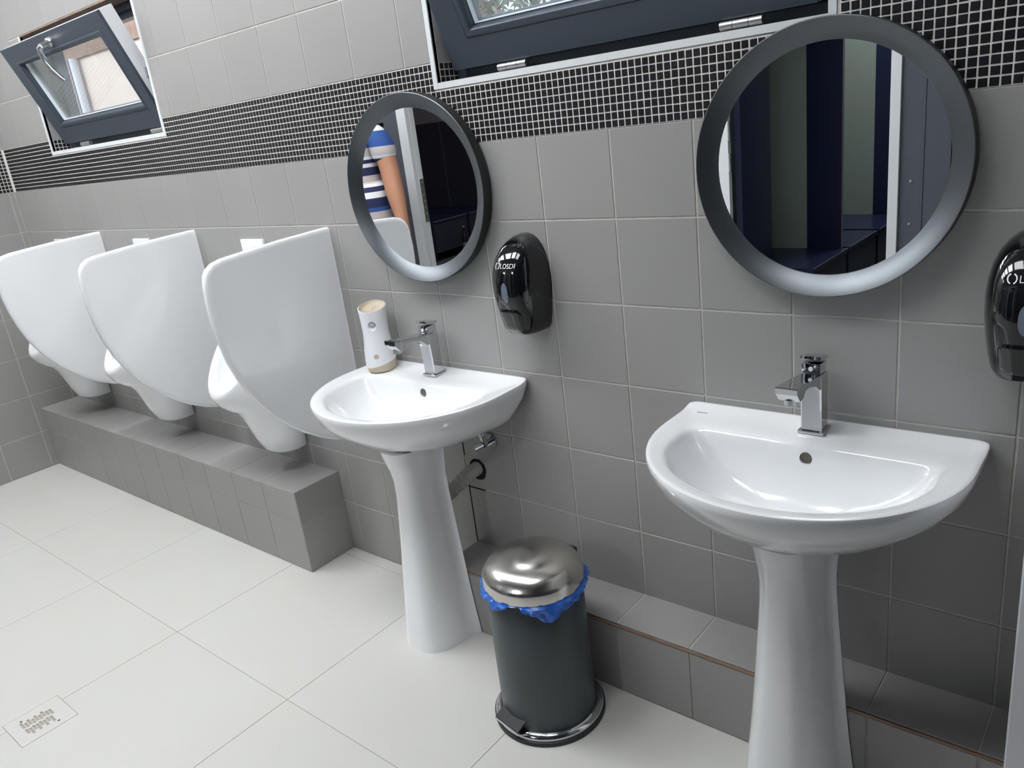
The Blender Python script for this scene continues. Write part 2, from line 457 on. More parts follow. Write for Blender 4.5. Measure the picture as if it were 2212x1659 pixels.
ceiling_light(-2.85, -1.72, 'leds', 'dimmer ceiling light panel above the man in the striped shirt', 'washroom ceiling panels')
ceiling_light(-3.3, -4.3, 'ledc', 'added fill light panel brightening the dark side room', 'changing room ceiling panels')  # added fill light, lifts the side room out of black
ceiling_light(0.0, -4.2, 'ledc', 'square white ceiling light panel above the changing room', 'changing room ceiling panels')

# ================================================================== WINDOWS
TILT = math.radians(21.5)
def ring_frame(mbx, w_, h_, prof, k=(1, 1, 1, 1)):
    """mitred rectangular frame: profile points (inset, depth) swept round a w x h rectangle (x from 0, z from 0)"""
    rs = []
    for d, e in prof:
        l, r, b, t = (d*q for q in k)
        rs.append([(l, e, b), (w_-r, e, b), (w_-r, e, h_-t), (l, e, h_-t)])
    rs.append(rs[0])
    vs = [p for r in rs[:-1] for p in r]; fs = []; n = len(prof)
    for q in range(n):
        for i in range(4):
            j = (i+1) % 4; q2 = (q+1) % n
            fs.append((q*4+i, q*4+j, q2*4+j, q2*4+i))
    return mbx.add(vs, fs)
def window(name, W, label, sx0, sx1, handle_x, hinges):
    wdw = struct(name, label)
    # white angle trim round the opening, proud of the tiles
    o = 0.0145
    t = MB()
    t.box(W[0]-o, W[0], -.002, .011, W[2]-o, W[3]).build('edge_trim', 'trim', wdw)
    MB().box(W[1], W[1]+o, -.002, .011, W[2]-o, W[3]).build('edge_trim', 'trim', wdw)
    MB().box(W[0]+.0005, W[1]-.0005, -.002, .011, W[2]-o, W[2]).build('edge_trim', 'trim', wdw)
    # reveals
    d0, d1 = .0115, .16
    rv = MB().box(W[0]-.001, W[0]+.0015, d0, d1, W[2], W[3]).build('reveal_tile', 'tile', wdw)
    MB().box(W[0]+.0010, W[0]+.0019, d0, .078, 1.540, 1.5895).build('mosaic_grout', 'wgrout', wdw)
    MB().box(W[1]-.0015, W[1]+.001, d0, d1, W[2], W[3]).build('reveal_tile', 'tile', wdw)
    MB().box(W[0], W[1], d0, d1, W[2]-.001, W[2]+.0015).build('reveal_tile', 'tile', wdw)
    MB().box(W[0], W[1], -.001, d1, W[3]-.004, W[3]+.0015).build('reveal_soffit', 'brown', wdw)
    # fixed outer frame
    fw, fh = W[1]-W[0]-.006, W[3]-W[2]-.010
    ff = ring_frame(MB(), fw, fh, [(0, 0), (.022, 0), (.022, .022), (.044, .022), (.044, .06), (0, .06)])
    ff.build('fixed_frame', 'slate', wdw, loc=(W[0]+.003, .079, W[2]+.003))
    # sash, hung at the bottom and tilted into the room
    sw, sh = sx1 - sx0, 0.412
    SK = (.93, .72, .86, .70)
    sash = bpy.data.objects.new('sash', None); COL.objects.link(sash); sash.parent = wdw
    sash.location = (sx0, 0.040, 1.566); sash.rotation_euler = (TILT, 0, 0)
    ring_frame(MB(), sw, sh, [(0, .0), (.079, 0), (.0805, .0015), (.0805, .05), (.0, .05)], SK).build('sash_frame', 'slate', sash)
    ring_frame(MB(), sw, sh, [(-.0015, .012), (.004, .012), (.004, .062), (-.0015, .062)]).build('sash_edge', 'wpvc', sash)
    ring_frame(MB(), sw, sh, [(.0795, .0012), (.083, -.0015), (.089, -.003), (.096, -.002), (.101, .002), (.105, .010), (.107, .024), (.0795, .024)], SK).build('glazing_bead', 'slate', sash, smooth=40)
    ring_frame(MB(), sw, sh, [(.1065, .018), (.1095, .016), (.1095, .034), (.1065, .034)], SK).build('gasket', 'trim', sash)
    MB().box(.09, sw-.07, .028, .032, .09, sh-.07).build('pane', 'glass', sash)
    ring_frame(MB(), sw, sh, [(.10, .033), (.112, .033), (.112, .045), (.10, .045)], SK).build('outer_bead', 'slate', sash)
    for hx in hinges:
        h = MB().tube([(hx, .034, 1.5545), (hx+.026, .034, 1.5545)], .0085, 14)
        h.tube([(hx+.027, .034, 1.5545), (hx+.058, .034, 1.5545)], .0085, 14)
        h.tube([(hx+.059, .034, 1.5545), (hx+.085, .034, 1.5545)], .0085, 14)
        h.build('hinge', 'satin', wdw, smooth=40)
    if handle_x is not None:
        hx = handle_x - sx0; hz = sh - .034
        h = MB()
        h.rings([[(hx + .017*math.cos(a)*s, y, hz + .017*math.sin(a)*s) for a in (2*PI*i/24 for i in range(24))] for s, y in ((1, .001), (1, -.009), (.85, -.012), (.62, -.014), (.6, -.040))])
        pts = [(hx, -.038, hz), (hx-.010, -.046, hz-.006), (hx-.016, -.050, hz-.024), (hx-.012, -.055, hz-.055), (hx-.002, -.054, hz-.085), (hx+.010, -.050, hz-.115), (hx+.018, -.046, hz-.132)]
        h.tube(pts, [.0105, .0115, .0105, .0095, .009, .009, .008], 14)
        h.build('handle', 'satin', sash, smooth=50)
    # restrictor arm on the right side
    r = MB().tube([(sx1+.008, .018, 1.745), (sx1+.014, .060, 1.70)], .004, 8)
    r.box(sx1+.004, sx1+.016, .005, .035, 1.735, 1.765)
    r.build('restrictor', 'satin', wdw, smooth=40)
    return wdw
window('window_1', W1, 'small slate grey tilted window above the urinals', -2.625, -1.722, -2.165, (-2.45, -1.83))
window('window_2', W2, 'slate grey tilted window between the round mirrors', -0.262, 0.636, None, (-0.114, 0.452))

# ================================================================== OUTSIDE
eg = MB().box(-16, 12, 0.17, 18, -0.3, -0.1).build('exterior_ground', 'ground'); tag(eg, 'paving outside the windows', kind='structure')
bld = thing('neighbour_building', 'beige rendered building seen through the small window', 'building', (0, 0, 0))
MB().box(-12, -4.9, 2.05, 5.5, -0.1, 2.42).build('wall', 'stucco', bld)
MB().box(-12.2, -4.7, 2.03, 5.7, 2.42, 2.62).build('roof_slab', 'brown', bld)
MB().tube([(-6.72, 1.995, -0.1), (-6.72, 1.995, 2.42)], 0.035, 14).build('downpipe', 'wpvc', bld, smooth=50)
MB().box(-7.06, -6.78, 1.97, 2.05, -0.1, 2.42).build('pilaster', 'plaster', bld)
MB().box(-7.6, -7.1, 2.02, 2.05, 1.2, 2.2).build('window_panel', 'wpvc', bld)
tree = thing('tree', 'leafy tree standing outside the window between the mirrors', 'tree', (-2.3, 4.2, -0.1))
tk = MB().tube([(0, 0, 0), (0.05, 0, 0.8), (0.0, 0.03, 1.6), (0.08, 0, 2.6)], [.11, .09, .075, .04], 10)
for a in range(9):
    an = a*2.4; tk.tube([(0.03, 0, 1.1 + .13*a), (0.5*math.cos(an), 0.5*math.sin(an), 1.6 + .15*a), (1.1*math.cos(an), 1.1*math.sin(an), 2.0 + .17*a)], [.035, .022, .008], 6)
tk.build('trunk', 'bark', tree, smooth=60)
lv = MB(); rg = random.Random(3)
for i in range(9500):
    while True:
        p = Vector((rg.uniform(-1, 1), rg.uniform(-1, 1), rg.uniform(-1, 1)))
        if p.length < 1: break
    c = Vector((p.x*1.9, p.y*1.2, 2.5 + p.z*1.35))
    u = Vector((rg.uniform(-1, 1), rg.uniform(-1, 1), rg.uniform(-1, 1))).normalized(); v_ = u.orthogonal().normalized()
    L = rg.uniform(.03, .055); B_ = L*0.38
    lv.add([c - u*L, c + v_*B_ - u*L*.1, c + u*L, c - v_*B_ - u*L*.1], [(0, 1, 2, 3)])
tag(lv.build('foliage', 'leaf', tree), kind='stuff')

# ================================================================== MIRRORS
def ring_pts(r, y, n=112): return [(r*math.cos(2*PI*i/n), y, r*math.sin(2*PI*i/n)) for i in range(n)]
R0 = 0.2465
mir = thing('round_mirror', 'round mirror in a graphite frame above the basin nearest the camera', 'mirror', (0.667, 0, 1.291), 0, 'round wall mirrors')
fr = MB()
prof = [(R0-.003, -.0), (R0, -.004), (R0, -.0335), (R0-.0015, -.0345), (R0-.0375, -.0140), (R0-.0385, -.0125), (R0-.0385, 0)]
fr.rings([ring_pts(r, y) for r, y in prof[2:6]], True, False, False)
fr.build('frame', 'mframe', mir, smooth=28)
MB().rings([ring_pts(r, y) for r, y in [(R0-.0385, -.001), (R0-.004, -.001), (R0+.0003, -.004), (R0+.0003, -.0330)]], True, False, False).build('rim', 'mside', mir, smooth=40)
MB().rings([ring_pts(R0-.036, y) for y in (-.0125, -.0120)], True, True, True).build('glass', 'mirror', mir)
dup(mir, (-0.4015, -0.0095, 1.288), 'round mirror in a graphite frame above the basin with the air freshener', math.radians(2.15))

# ================================================================== WASHBASINS
def d_out(hw, yb, ys, yf, rc, nb=8, nc=5, nside=5, nf=20):
    """D shaped outline from the back centre round: right half then left half"""
    half = []
    for i in range(nb): half.append(((hw-rc)*i/nb, yb))
    for i in range(nc):
        a = PI/2 - (PI/2)*i/nc; half.append((hw-rc+rc*math.cos(a), yb-rc+rc*math.sin(a)))
    for i in range(nside): half.append((hw, lerp(yb-rc, ys, i/nside)))
    for i in range(nf+1):
        a = (PI/2)*i/nf; half.append((hw*math.cos(a)**0.98 if i < nf else 0.0, ys + (yf-ys)*math.sin(a)**1.0))
    left = [(-x, y) for x, y in reversed(half[1:-1])]
    return half + left
def basin_mesh():
    D = lambda hw, yb, ys, yf, rc: d_out(hw, yb, ys, yf, rc)
    lev = []                                     # (outline, z)
    for hw, db, yf, rc, z in ((.055, .0, -.210, .015, -.1685), (.085, .01, -.230, .02, -.1670), (.130, .025, -.252, .04, -.156), (.180, .035, -.286, .05, -.136),
                              (.224, .026, -.350, .05, -.108), (.263, .010, -.385, .05, -.076), (.288, .003, -.413, .035, -.043)):
        lev.append(([(x * (1 + db/hw*max(0, 1 + y/.15)), y) for x, y in D(hw, -.001, -.13, yf, rc)], z))
    lev.append((D(.2985, 0, -.13, -.422, .022), -.016))
    lev.append((D(.2995, 0, -.13, -.424, .021), -.006))
    lev.append((D(.298, -.001, -.13, -.4225, .020), -.0012))
    lev.append((D(.2945, -.004, -.13, -.419, .019), 0.0005))
    lev.append((D(.289, -.010, -.13, -.413, .018), 0.0))
    lev.append((D(.283, -.024, -.135, -.407, .018), -.001))
    lev.append((D(.262, -.070, -.16, -.394, .02), -.003))
    lev.append((D(.252, -.100, -.17, -.388, .025), -.005))
    lev.append((D(.245, -.110, -.175, -.383, .03), -.008))
    lev.append((D(.240, -.1145, -.18, -.379, .032), -.014))
    lev.append((D(.232, -.1175, -.18, -.372, .036), -.030))
    lev.append((D(.214, -.122, -.185, -.356, .045), -.060))
    lev.append((D(.180, -.131, -.19, -.330, .05), -.092))
    lev.append((D(.128, -.148, -.20, -.298, .045), -.116))
    lev.append((D(.070, -.176, -.215, -.262, .02), -.130))
    lev.append((D(.026, -.196, -.218, -.244, .010), -.136))
    m = MB()
    rs = []
    for k, (o, z) in enumerate(lev):
        ring = []
        for x, y in o:
            zz = z
            if 7 <= k <= 12 and y > -.034: zz += .007 * (lambda q: q*q*(3-2*q))(min(1, (y + .034) / .024))      # upstand along the wall
            ring.append((x, y, zz))
        rs.append(ring)
    m.rings(rs)
    return m
def pedestal_mesh():
    lev = [(0.0, .118, .086, -.306), (.02, .117, .085, -.304), (.10, .107, .077, -.294), (.2, .097, .069, -.283), (.3, .089, .062, -.272),
           (.4, .081, .056, -.263), (.47, .076, .053, -.257), (.52, .075, .053, -.257), (.555, .078, .055, -.264), (.585, .081, .058, -.275), (.620, .084, .060, -.284)]
    rs = []
    for z, hb, hf, yf in lev:
        yb = -.146
        pts = [(hb, yb)]
        n = 14
        for i in range(n+1):
            a = PI/2*i/n
            # flat sides converging to a rounded nose
            ex = 0.62
            x = lerp(hb, hf, 0.55)*(math.cos(a)**ex if i < n else 0.0) if i else hb*0.985
            y = lerp(yb, yf, math.sin(a)**0.95)
            pts.append((x, y))
        full = pts + [(-x, y) for x, y in reversed(pts[:-1])]
        rs.append([(x, y, z) for x, y in full])
    return MB().rings(rs)
ZB = 0.774
def make_basin(loc, label):
    t = thing('washbasin', label, 'washbasin', loc, 0, 'pedestal washbasins')
    b = basin_mesh().xf(Matrix.Translation((0, 0, ZB))).build('basin', 'ceramic', t, smooth=60)
    cut(b, MB().tube([(0.004, -.155, ZB-.036), (0.004, -.075, ZB-.030)], .0125, 24))
    for p in b.data.polygons: p.use_smooth = True
    b.data.set_sharp_from_angle(angle=math.radians(45))
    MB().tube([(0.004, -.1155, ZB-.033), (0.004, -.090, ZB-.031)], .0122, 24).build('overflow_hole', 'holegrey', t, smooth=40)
    pedestal_mesh().build('pedestal', 'ceramic', t, smooth=50)
    MB().lathe([(.004, -.1338), (.024, -.1338), (.026, -.1352), (.026, -.140)], (0, -.22, ZB), 24).build('drain', 'chrome', t, smooth=40)
    return t
b2 = make_basin((0.664, 0, 0), 'white pedestal basin nearest the camera with a printed dash on its deck')
MB().box(-.262, -.238, -.0460, -.0443, ZB-.0009, ZB-.0004+.0004).build('printed_mark', 'lens', b2)
b1 = dup(b2, (-0.408, 0, 0), 'white pedestal basin carrying the air freshener, beside the urinals')
for ch in list(b1.children):
    if ch.name.startswith('printed_mark'): bpy.data.objects.remove(ch)

# ------------------------------------------------------------------ faucets
def make_faucet(loc, label):
    t = thing('faucet', label, 'faucet', loc, 0, 'chrome basin taps')
    MB().cbox(-.0255, .0255, -.026, .024, 0, .006, .002).build('base_plate', 'chrome', t, smooth=40)
    b = MB()
    sec = lambda hw, y0, y1, z: [(hw-.003, y0, z), (hw, y0+.003, z), (hw, y1-.003, z), (hw-.003, y1, z), (-hw+.003, y1, z), (-hw, y1-.003, z), (-hw, y0+.003, z), (-hw+.003, y0, z)]
    b.rings([sec(.0205, -.021, .019, .006), sec(.0205, -.0215, .0185, .05), sec(.0208, -.024, .018, .085), sec(.0208, -.026, .018, .1095), sec(.019, -.024, .016, .1115)])
    b.build('body', 'chrome', t, smooth=35)
    s = MB()
    pr = [(-.012, .1125, .086), (-.030, .1135, .088), (-.050, .1155, .101), (-.085, .1195, .110), (-.108, .1215, .1105), (-.118, .1225, .100), (-.136, .1245, .100), (-.150, .1260, .115), (-.1505, .1262, .122)]
    s.rings([[(.0205, y, z0), (.0205, y, z1-.001), (.0195, y, z1), (-.0195, y, z1), (-.0205, y, z1-.001), (-.0205, y, z0), (-.018, y, z0-.001), (.018, y, z0-.001)] for y, z1, z0 in pr])
    s.build('spout', 'chrome', t, smooth=35)
    MB().lathe([(.0115, -.004), (.0125, -.0035), (.0125, .006)], (0, -.127, .094), 24).build('aerator', 'satin', t, smooth=40)
    t.scale = (1, .97, 1.115)
    h = bpy.data.objects.new('handle', None); COL.objects.link(h); h.parent = t
    MB().cbox(-.0185, .0185, -.021, .015, .113, .132, .0015).build('handle_block', 'chrome', h, smooth=40)
    MB().cbox(-.0205, .0205, -.024, .020, .133, .1395, .0015).xf(Matrix.Translation((0, .02, .133)) @ Matrix.Rotation(math.radians(-9), 4, 'X') @ Matrix.Translation((0, -.02, -.133))).build('handle_lever', 'chrome', h, smooth=40)
    MB().tube([(0, -.0212, .1225), (0, -.0222, .1225)], .0042, 14).build('handle_dot', 'wplastic', h, smooth=40)
    MB().tube([(0.006, .022, .0), (0.006, .0235, .060)], .0022, 8).lathe([(.0015, -.004), (.005, 0), (.005, .010), (.003, .014)], (0.006, .0235, .062), 12).build('pop_up_rod', 'chrome', t, smooth=40)
    return t
f2 = make_faucet((0.660, -.047, ZB-.0018), 'chrome single lever tap on the basin nearest the camera')
dup(f2, (-0.420, -.047, ZB-.0018), 'chrome single lever tap beside the white air freshener')

# ------------------------------------------------------------------ soap dispensers
DZ = [(0, .036, .066), (.006, .046, .080), (.02, .053, .090), (.045, .058, .096), (.08, .063, .104), (.115, .066, .110), (.145, .066, .109), (.172, .0635, .102),
      (.196, .058, .090), (.216, .049, .073), (.231, .037, .052), (.240, .025, .033), (.245, .010, .013)]
def dspec(z):
    for (a, w0, d0), (b, w1, d1) in zip(DZ, DZ[1:]):
        if z <= b:
            t = (z-a)/(b-a); return lerp(w0, w1, t), lerp(d0, d1, t)
    return DZ[-1][1:]
def dsurf(a, z, off=0.0):
    """a: angle from the front (-90..90 deg), z: height"""
    w_, d = dspec(z)
    e = 0.72
    s, c = math.sin(a), math.cos(a)
    x = (w_+off) * math.copysign(abs(s)**e, s); y = -(d+off) * (abs(c)**e)
    return Vector((x, y, z))
def dx(u, z, off=0.0):
    """surface point whose x is u"""
    w_, d = dspec(z); q = min(1, abs(u/w_)) ** (1/0.72); a = math.asin(min(1, q))
    y = -(d)*(max(0, math.cos(a))**0.72)
    return Vector((u, y - off, z))
def make_dispenser(loc, label):
    t = thing('soap_dispenser', label, 'soap dispenser', loc, 0, 'black wall soap dispensers')
    rs = []
    n = 40
    zz = []
    for (a, *_), (b, *_) in zip(DZ, DZ[1:]): zz += [lerp(a, b, k/2) for k in range(2)]
    zz.append(DZ[-1][0])
    for z in zz:
        rs.append([tuple(dsurf(lerp(-PI/2, PI/2, i/n), z)) for i in range(n+1)])
    body = MB().rings(rs).build('housing', 'blackgloss', t, smooth=60)
    # push lever: shallow shell at the lower front with rounded top corners
    pl = []
    for k in range(11):
        z = lerp(.010, .078, k/10)
        hw = .036 * (1 - 0.30*max(0, (k-7)/3)**2)
        pl.append([tuple(dx(lerp(-hw, hw, i/14), z, .0026 if 0 < i < 14 and 0 < k < 10 else -.002)) for i in range(15)])
    MB().rings(pl, False, False, False).build('push_lever', 'blackgloss', t, smooth=50)
    def disc(zc, rw, rh, off, name, mat):
        m = MB(); rs = []
        for s, o in ((1.0, -.001), (1.0, off), (.6, off*1.15), (.05, off*1.2)):
            rs.append([tuple(dx(.004 + rw*s*math.cos(2*PI*i/28), zc + rh*s*math.copysign(abs(math.sin(2*PI*i/28))**.85, math.sin(2*PI*i/28)), o)) for i in range(28)])
        m.rings(rs, True, False, True); m.build(name, mat, t, smooth=50)
    disc(.117, .0118, .028, .0006, 'window_bezel', 'blackgloss')
    disc(.117, .0095, .0255, .0012, 'level_window', 'lens')
    # printed word and emblem
    cu = bpy.data.curves.new('word', 'FONT'); cu.body = 'LOSDI'; cu.size = .0155; cu.align_x = 'LEFT'
    to = bpy.data.objects.new('word', cu); COL.objects.link(to); bpy.context.view_layer.update()
    me = bpy.data.meshes.new_from_object(to.evaluated_get(bpy.context.evaluated_depsgraph_get()))
    bm = bmesh.new(); bm.from_mesh(me); bmesh.ops.triangulate(bm, faces=bm.faces)
    bmesh.ops.subdivide_edges(bm, edges=[e for e in bm.edges if e.calc_length() > .004], cuts=2)
    bmesh.ops.triangulate(bm, faces=bm.faces)
    lg = MB()
    lg.add([tuple(dx(v.co.x - .010, .176 + v.co.y, .0007)) for v in bm.verts], [[v.index for v in f.verts] for f in bm.faces])
    bm.free(); bpy.data.objects.remove(to); bpy.data.curves.remove(cu)
    for a0, a1 in ((PI*.62, PI*1.40), (-PI*.38, PI*.40)):
        arc = []
        for r in (.0062, .0084):
            arc.append([tuple(dx(-.0195 + r*.9*math.cos(lerp(a0, a1, i/10)), .1815 + r*math.sin(lerp(a0, a1, i/10)), .0007)) for i in range(11)])
        lg.rings(arc, False, False, False)
    lg.build('logo', 'print', t)
    return t
sd = make_dispenser((-0.066, 0, 0.922), 'black soap dispenser on the tiles between the two mirrors')
dup(sd, (1.006, 0, 0.922), 'black soap dispenser cut off by the right edge, beyond the near mirror')

# ------------------------------------------------------------------ air freshener
af = thing('air_freshener', 'white and beige air freshener standing on the far basin deck', 'air freshener', (-0.627, -0.064, ZB-.0010), math.radians(-54))
AFP = [(0, .0425), (.006, .0455), (.03, .0465), (.06, .0445), (.09, .0405), (.12, .0385), (.15, .0390), (.175, .0405), (.2, .042)]
def afr(z): return interp(z, AFP)
n = 56
def ztop(a): return .192 - .010*math.cos(a)
def zbase(a): return .013 + .020*(0.5 + 0.5*math.cos(a - math.radians(112)))
shell = []
for k in range(19):
    f = k/18
    shell.append([(afr(lerp(zbase(2*PI*i/n), ztop(2*PI*i/n), f))*math.cos(2*PI*i/n), afr(lerp(zbase(2*PI*i/n), ztop(2*PI*i/n), f))*math.sin(2*PI*i/n), lerp(zbase(2*PI*i/n), ztop(2*PI*i/n), f)) for i in range(n)])
sh = MB().rings(shell).build('shell', 'wplastic', af, smooth=50)
cut(sh, MB().lathe([(.0385, 0.176), (.0385, .26)], (0, 0, 0), 40).tube([(.058, .002, .138), (.026, 0, .1455)], [.0235, .007], 20))
for p in sh.data.polygons: p.use_smooth = True
sh.data.set_sharp_from_angle(angle=math.radians(40))
MB().rings([[((afr(z*s)-.0012)*math.cos(2*PI*i/n), (afr(z*s)-.0012)*math.sin(2*PI*i/n), z*s) for i in range(n)] for s in (1,) for z in (0, .003, .012, .03, .045)]).build('base', 'beige', af, smooth=50)
MB().rings([[(r*math.cos(2*PI*i/n), r*math.sin(2*PI*i/n), ztop(2*PI*i/n) + dz) for i in range(n)] for r, dz in ((.0395, .0012), (.0385, .0014), (.036, -.006), (.030, -.012), (.001, -.014))], True, False, True).build('top_dish', 'beige', af, smooth=50)
MB().tube([(.030, .001, .146), (.0345, .0015, .1455)], .0052, 16).build('nozzle', 'satin', af, smooth=40)
MB().tube([(.0420, 0, .050), (.0462, 0, .0496)], .0078, 24).build('button', 'beige', af, smooth=40)

# ------------------------------------------------------------------ valve and waste pipe under the far basin
vv = thing('angle_valve', 'chrome angle valve on the wall under the far basin', 'valve', (-0.284, -.001, 0.566))
MB().tube([(0, 0, 0), (0, -.006, 0)], .026, 24).build('escutcheon', 'chrome', vv, smooth=40)
MB().tube([(0, -.005, 0), (0, -.035, 0)], .010, 16).tube([(0, -.028, 0), (-.004, -.028, .028)], .0085, 14).build('valve_body', 'chrome', vv, smooth=40)
MB().tube([(-.004, -.028, .026), (-.005, -.028, .042)], .009, 6).build('compression_nut', 'satin', vv, smooth=20)
MB().tube([(0, -.034, 0), (-.012, -.058, -.006)], [.013, .0155], 16).build('valve_knob', 'chrome', vv, smooth=40)
MB().tube([(-.005, -.028, .040), (-.008, -.029, .047), (-.011, -.030, .054)], .006, 10).build('supply_hose', 'satin', vv, smooth=50)
wp = thing('waste_pipe', 'grey white corrugated waste pipe running from the wall into the far pedestal', 'pipe', (-0.352, 0, 0.468))
hole = MB(); hr = random.Random(5)
hole.rings([[((.032+hr.uniform(-.003, .003))*math.cos(2*PI*i/22), y, (.034+hr.uniform(-.003, .003))*math.sin(2*PI*i/22)-.004) for i in range(22)] for y in (-.0006, .001)])
hole.build('wall_hole', 'dark', wp)
MB().tube([(0, .01, 0), (-.006, -.030, -.006), (-.013, -.052, -.016)], [.021, .021, .021], 20).build('pipe_socket', 'pipe', wp, smooth=50)
cp = []; cr_ = []
for k in range(40):
    f = k/39
    cp.append((lerp(-.011, -.080, f), lerp(-.046, -.142, f), lerp(-.014, -.098, f))); cr_.append(.0195 + (.0022 if k % 2 else -.0005) if f > .22 else .0225 + (.0015 if k % 4 < 2 else -.002))
MB().tube(cp, cr_, 20).build('corrugated_hose', 'pipe', wp, smooth=60)
oj = MB()
for (a, b, c, d) in ((-.4025, -.3985, .50, .64), (-.4025, -.3985, .205, .445), (-.398, -.335, .3935, .3975), (-.47, -.415, .617, .622)):
    oj.box(a, b, .0004, G+.0006, c, d)
oj.build('open_joint', 'dark', wall_back)

# ------------------------------------------------------------------ pedal bin
bn = thing('pedal_bin', 'dark grey pedal bin with domed steel lid and blue liner', 'bin', (0.070, -0.288, 0))
MB().lathe([(.139, 0), (.142, .002), (.142, .012), (.138, .014)], n=72).build('base_ring', 'rubber', bn, smooth=30)
MB().lathe([(.138, .013), (.139, .017), (.136, .023), (.130, .027), (.123, .029), (.118, .028)], n=72, cap0=False, cap1=False).build('base_band', 'chrome', bn, smooth=60)
MB().lathe([(.1195, .02), (.1195, .20), (.1185, .372), (.117, .374)], n=72).build('body', 'binbody', bn, smooth=40)
ld = [(.119, .385), (.1235, .385), (.1238, .392), (.1232, .408), (.1215, .415), (.119, .4185), (.1155, .4235), (.108, .433), (.094, .4425), (.074, .4500), (.050, .4550), (.025, .4578), (.001, .4585)]
MB().lathe(ld, n=80).build('lid', 'steel', bn, smooth=40)
MB().cbox(-.042, .042, .108, .131, .372, .412, .004).build('hinge_block', 'rubber', bn, smooth=40)
MB().lathe([(.1165, .372), (.1195, .376), (.1195, .386)], n=64).build('rim_ring', 'rubber', bn, smooth=40)
# liner: crumpled skirt hanging from under the lid
rb = random.Random(11)
def hang(a):
    d = (math.degrees(a) + 360) % 360
    # depth of the skirt by bearing
    tab = [(0, .024), (20, .018), (60, .012), (110, .008), (160, .01), (200, .016), (225, .020), (250, .026), (264, .026), (275, .014), (279.5, .0), (292, .0), (294, .008), (305, .026), (318, .042), (326, .049), (335, .040), (350, .026), (360, .024)]
    for (p, q), (s, t2) in zip(tab, tab[1:]):
        if d <= s: return lerp(q, t2, (d-p)/(s-p))
    return .01
N = 220; rs = []
ph = [rb.uniform(0, 6.28) for _ in range(8)]
for k, (f, ro) in enumerate(((0, .1185), (0, .1235), (.12, .1290), (.3, .1300), (.5, .1285), (.75, .1265), (1, .1230))):
    ring = []
    for i in range(N):
        a = 2*PI*i/N; h = hang(a)
        wob = .0030*math.sin(11*a+ph[0]+k) + .0022*math.sin(23*a+ph[1]-1.7*k) + .0008*math.sin(37*a+ph[2]+2*k) + rb.uniform(-.0003, .0003)
        if k < 2: wob *= .2
        r = ro + (wob + .004*max(0, math.sin(a+.2)**3)) * min(1, h/.012) - (.004 if h < .004 else 0)
        z = .3835 - h*f + (.0012*math.sin(17*a + k) if 0 < f < 1 else 0)
        ring.append((r*math.cos(a), r*math.sin(a), z))
    rs.append(ring)
MB().rings(rs, True, False, False).build('liner', 'bag', bn, smooth=25)
PR = Matrix.Rotation(math.radians(-11), 4, 'Z')
MB().rings([[(x, y, z) for x, z in ((-.043, z0), (.043, z0), (.043, z0+.003), (-.043, z0+.003))] for y, z0 in ((-.106, .052), (-.122, .044), (-.141, .034), (-.142, .029))]).xf(PR).build('pedal', 'rubber', bn)
MB().box(-.043, .043, -.1434, -.1418, .028, .0345).xf(PR).build('pedal_edge', 'chrome', bn)

# ------------------------------------------------------------------ floor drain
dc = thing('floor_drain', 'pale slotted floor drain cover in the floor tiles', 'drain', (0, 0, 0))
pl_ = MB().cbox(DC[0]+.0015, DC[1]-.0015, DC[2]+.0015, DC[3]-.0015, -.006, .0006, .0008).build('cover_plate', 'floor', dc)
ct = MB()
for j in range(9):
    y = -1.0535 - .0091*j
    if j % 2 == 0: sl = [(-1.176, -1.143), (-1.134, -1.109)] if j else [(-1.165, -1.135)]
    else: sl = [(-1.166, -1.140), (-1.131, -1.096)]
    for a, b in sl: ct.cbox(a, b, y-.0036, y+.0036, -.02, .01, .0025)
cut(pl_, ct)
for ft in drain_tiles:
    ft.data = ft.data.copy(); cut(ft, MB().box(DC[0], DC[1], DC[2], DC[3], -.05, .05))
MB().box(DC[0]+.01, DC[1]-.01, DC[2]+.01, DC[3]-.01, -.05, -.012).build('sump', 'lens', dc)
for p in ((-1.183, -1.122), (-1.088, -1.056)): MB().lathe([(.003, .0007), (.0034, .0009), (.001, .0010)], (p[0], p[1], 0), 12).build('screw', 'dark', dc)

# ================================================================== URINALS AND DIVIDERS
DIV = [(0.003, 1.190), (-.02, 1.1905), (-.18, 1.184), (-.30, 1.176), (-.375, 1.170), (-.405, 1.163), (-.425, 1.150), (-.437, 1.132), (-.443, 1.105), (-.447, 1.06), (-.446, 1.0),
       (-.440, .945), (-.427, .880), (-.408, .820), (-.385, .772), (-.355, .722), (-.320, .674), (-.28, .632), (-.235, .592), (-.185, .557), (-.13, .527), (-.07, .506), (0.003, .494)]
DIV = [(min(y, -.0005), z) for y, z in DIV]
def make_divider(loc, label):
    t = thing('urinal_divider', label, 'divider', loc, 0, 'white urinal dividers')
    cy, cz = -.2, .88
    rs = []
    for x, s in ((-.013, .016), (-.0125, .006), (-.008, 0.0008), (-.004, 0), (.004, 0), (.008, .0008), (.0125, .006), (.013, .016)):
        ring = []
        for i, (y, z) in enumerate(DIV):
            a = Vector(DIV[max(i-1, 0)]); b = Vector(DIV[min(i+1, len(DIV)-1)]); d = (b-a).normalized(); nrm = Vector((d.y, -d.x))
            if (Vector((cy, cz)) - Vector((y, z))).dot(nrm) < 0: nrm = -nrm
            p = Vector((y, z)) + nrm*s
            ring.append((x, min(p.x, -.0005) if 0 < i < len(DIV)-1 else -.0005, p.y))
        rs.append(ring)
    MB().rings(rs).build('panel', 'ceramic', t, smooth=50)
    sl = MB().box(-.0145, .0145, -.0025, -.0002, .497, 1.186); sl.build('sealant', 'wplastic', t)
    return t
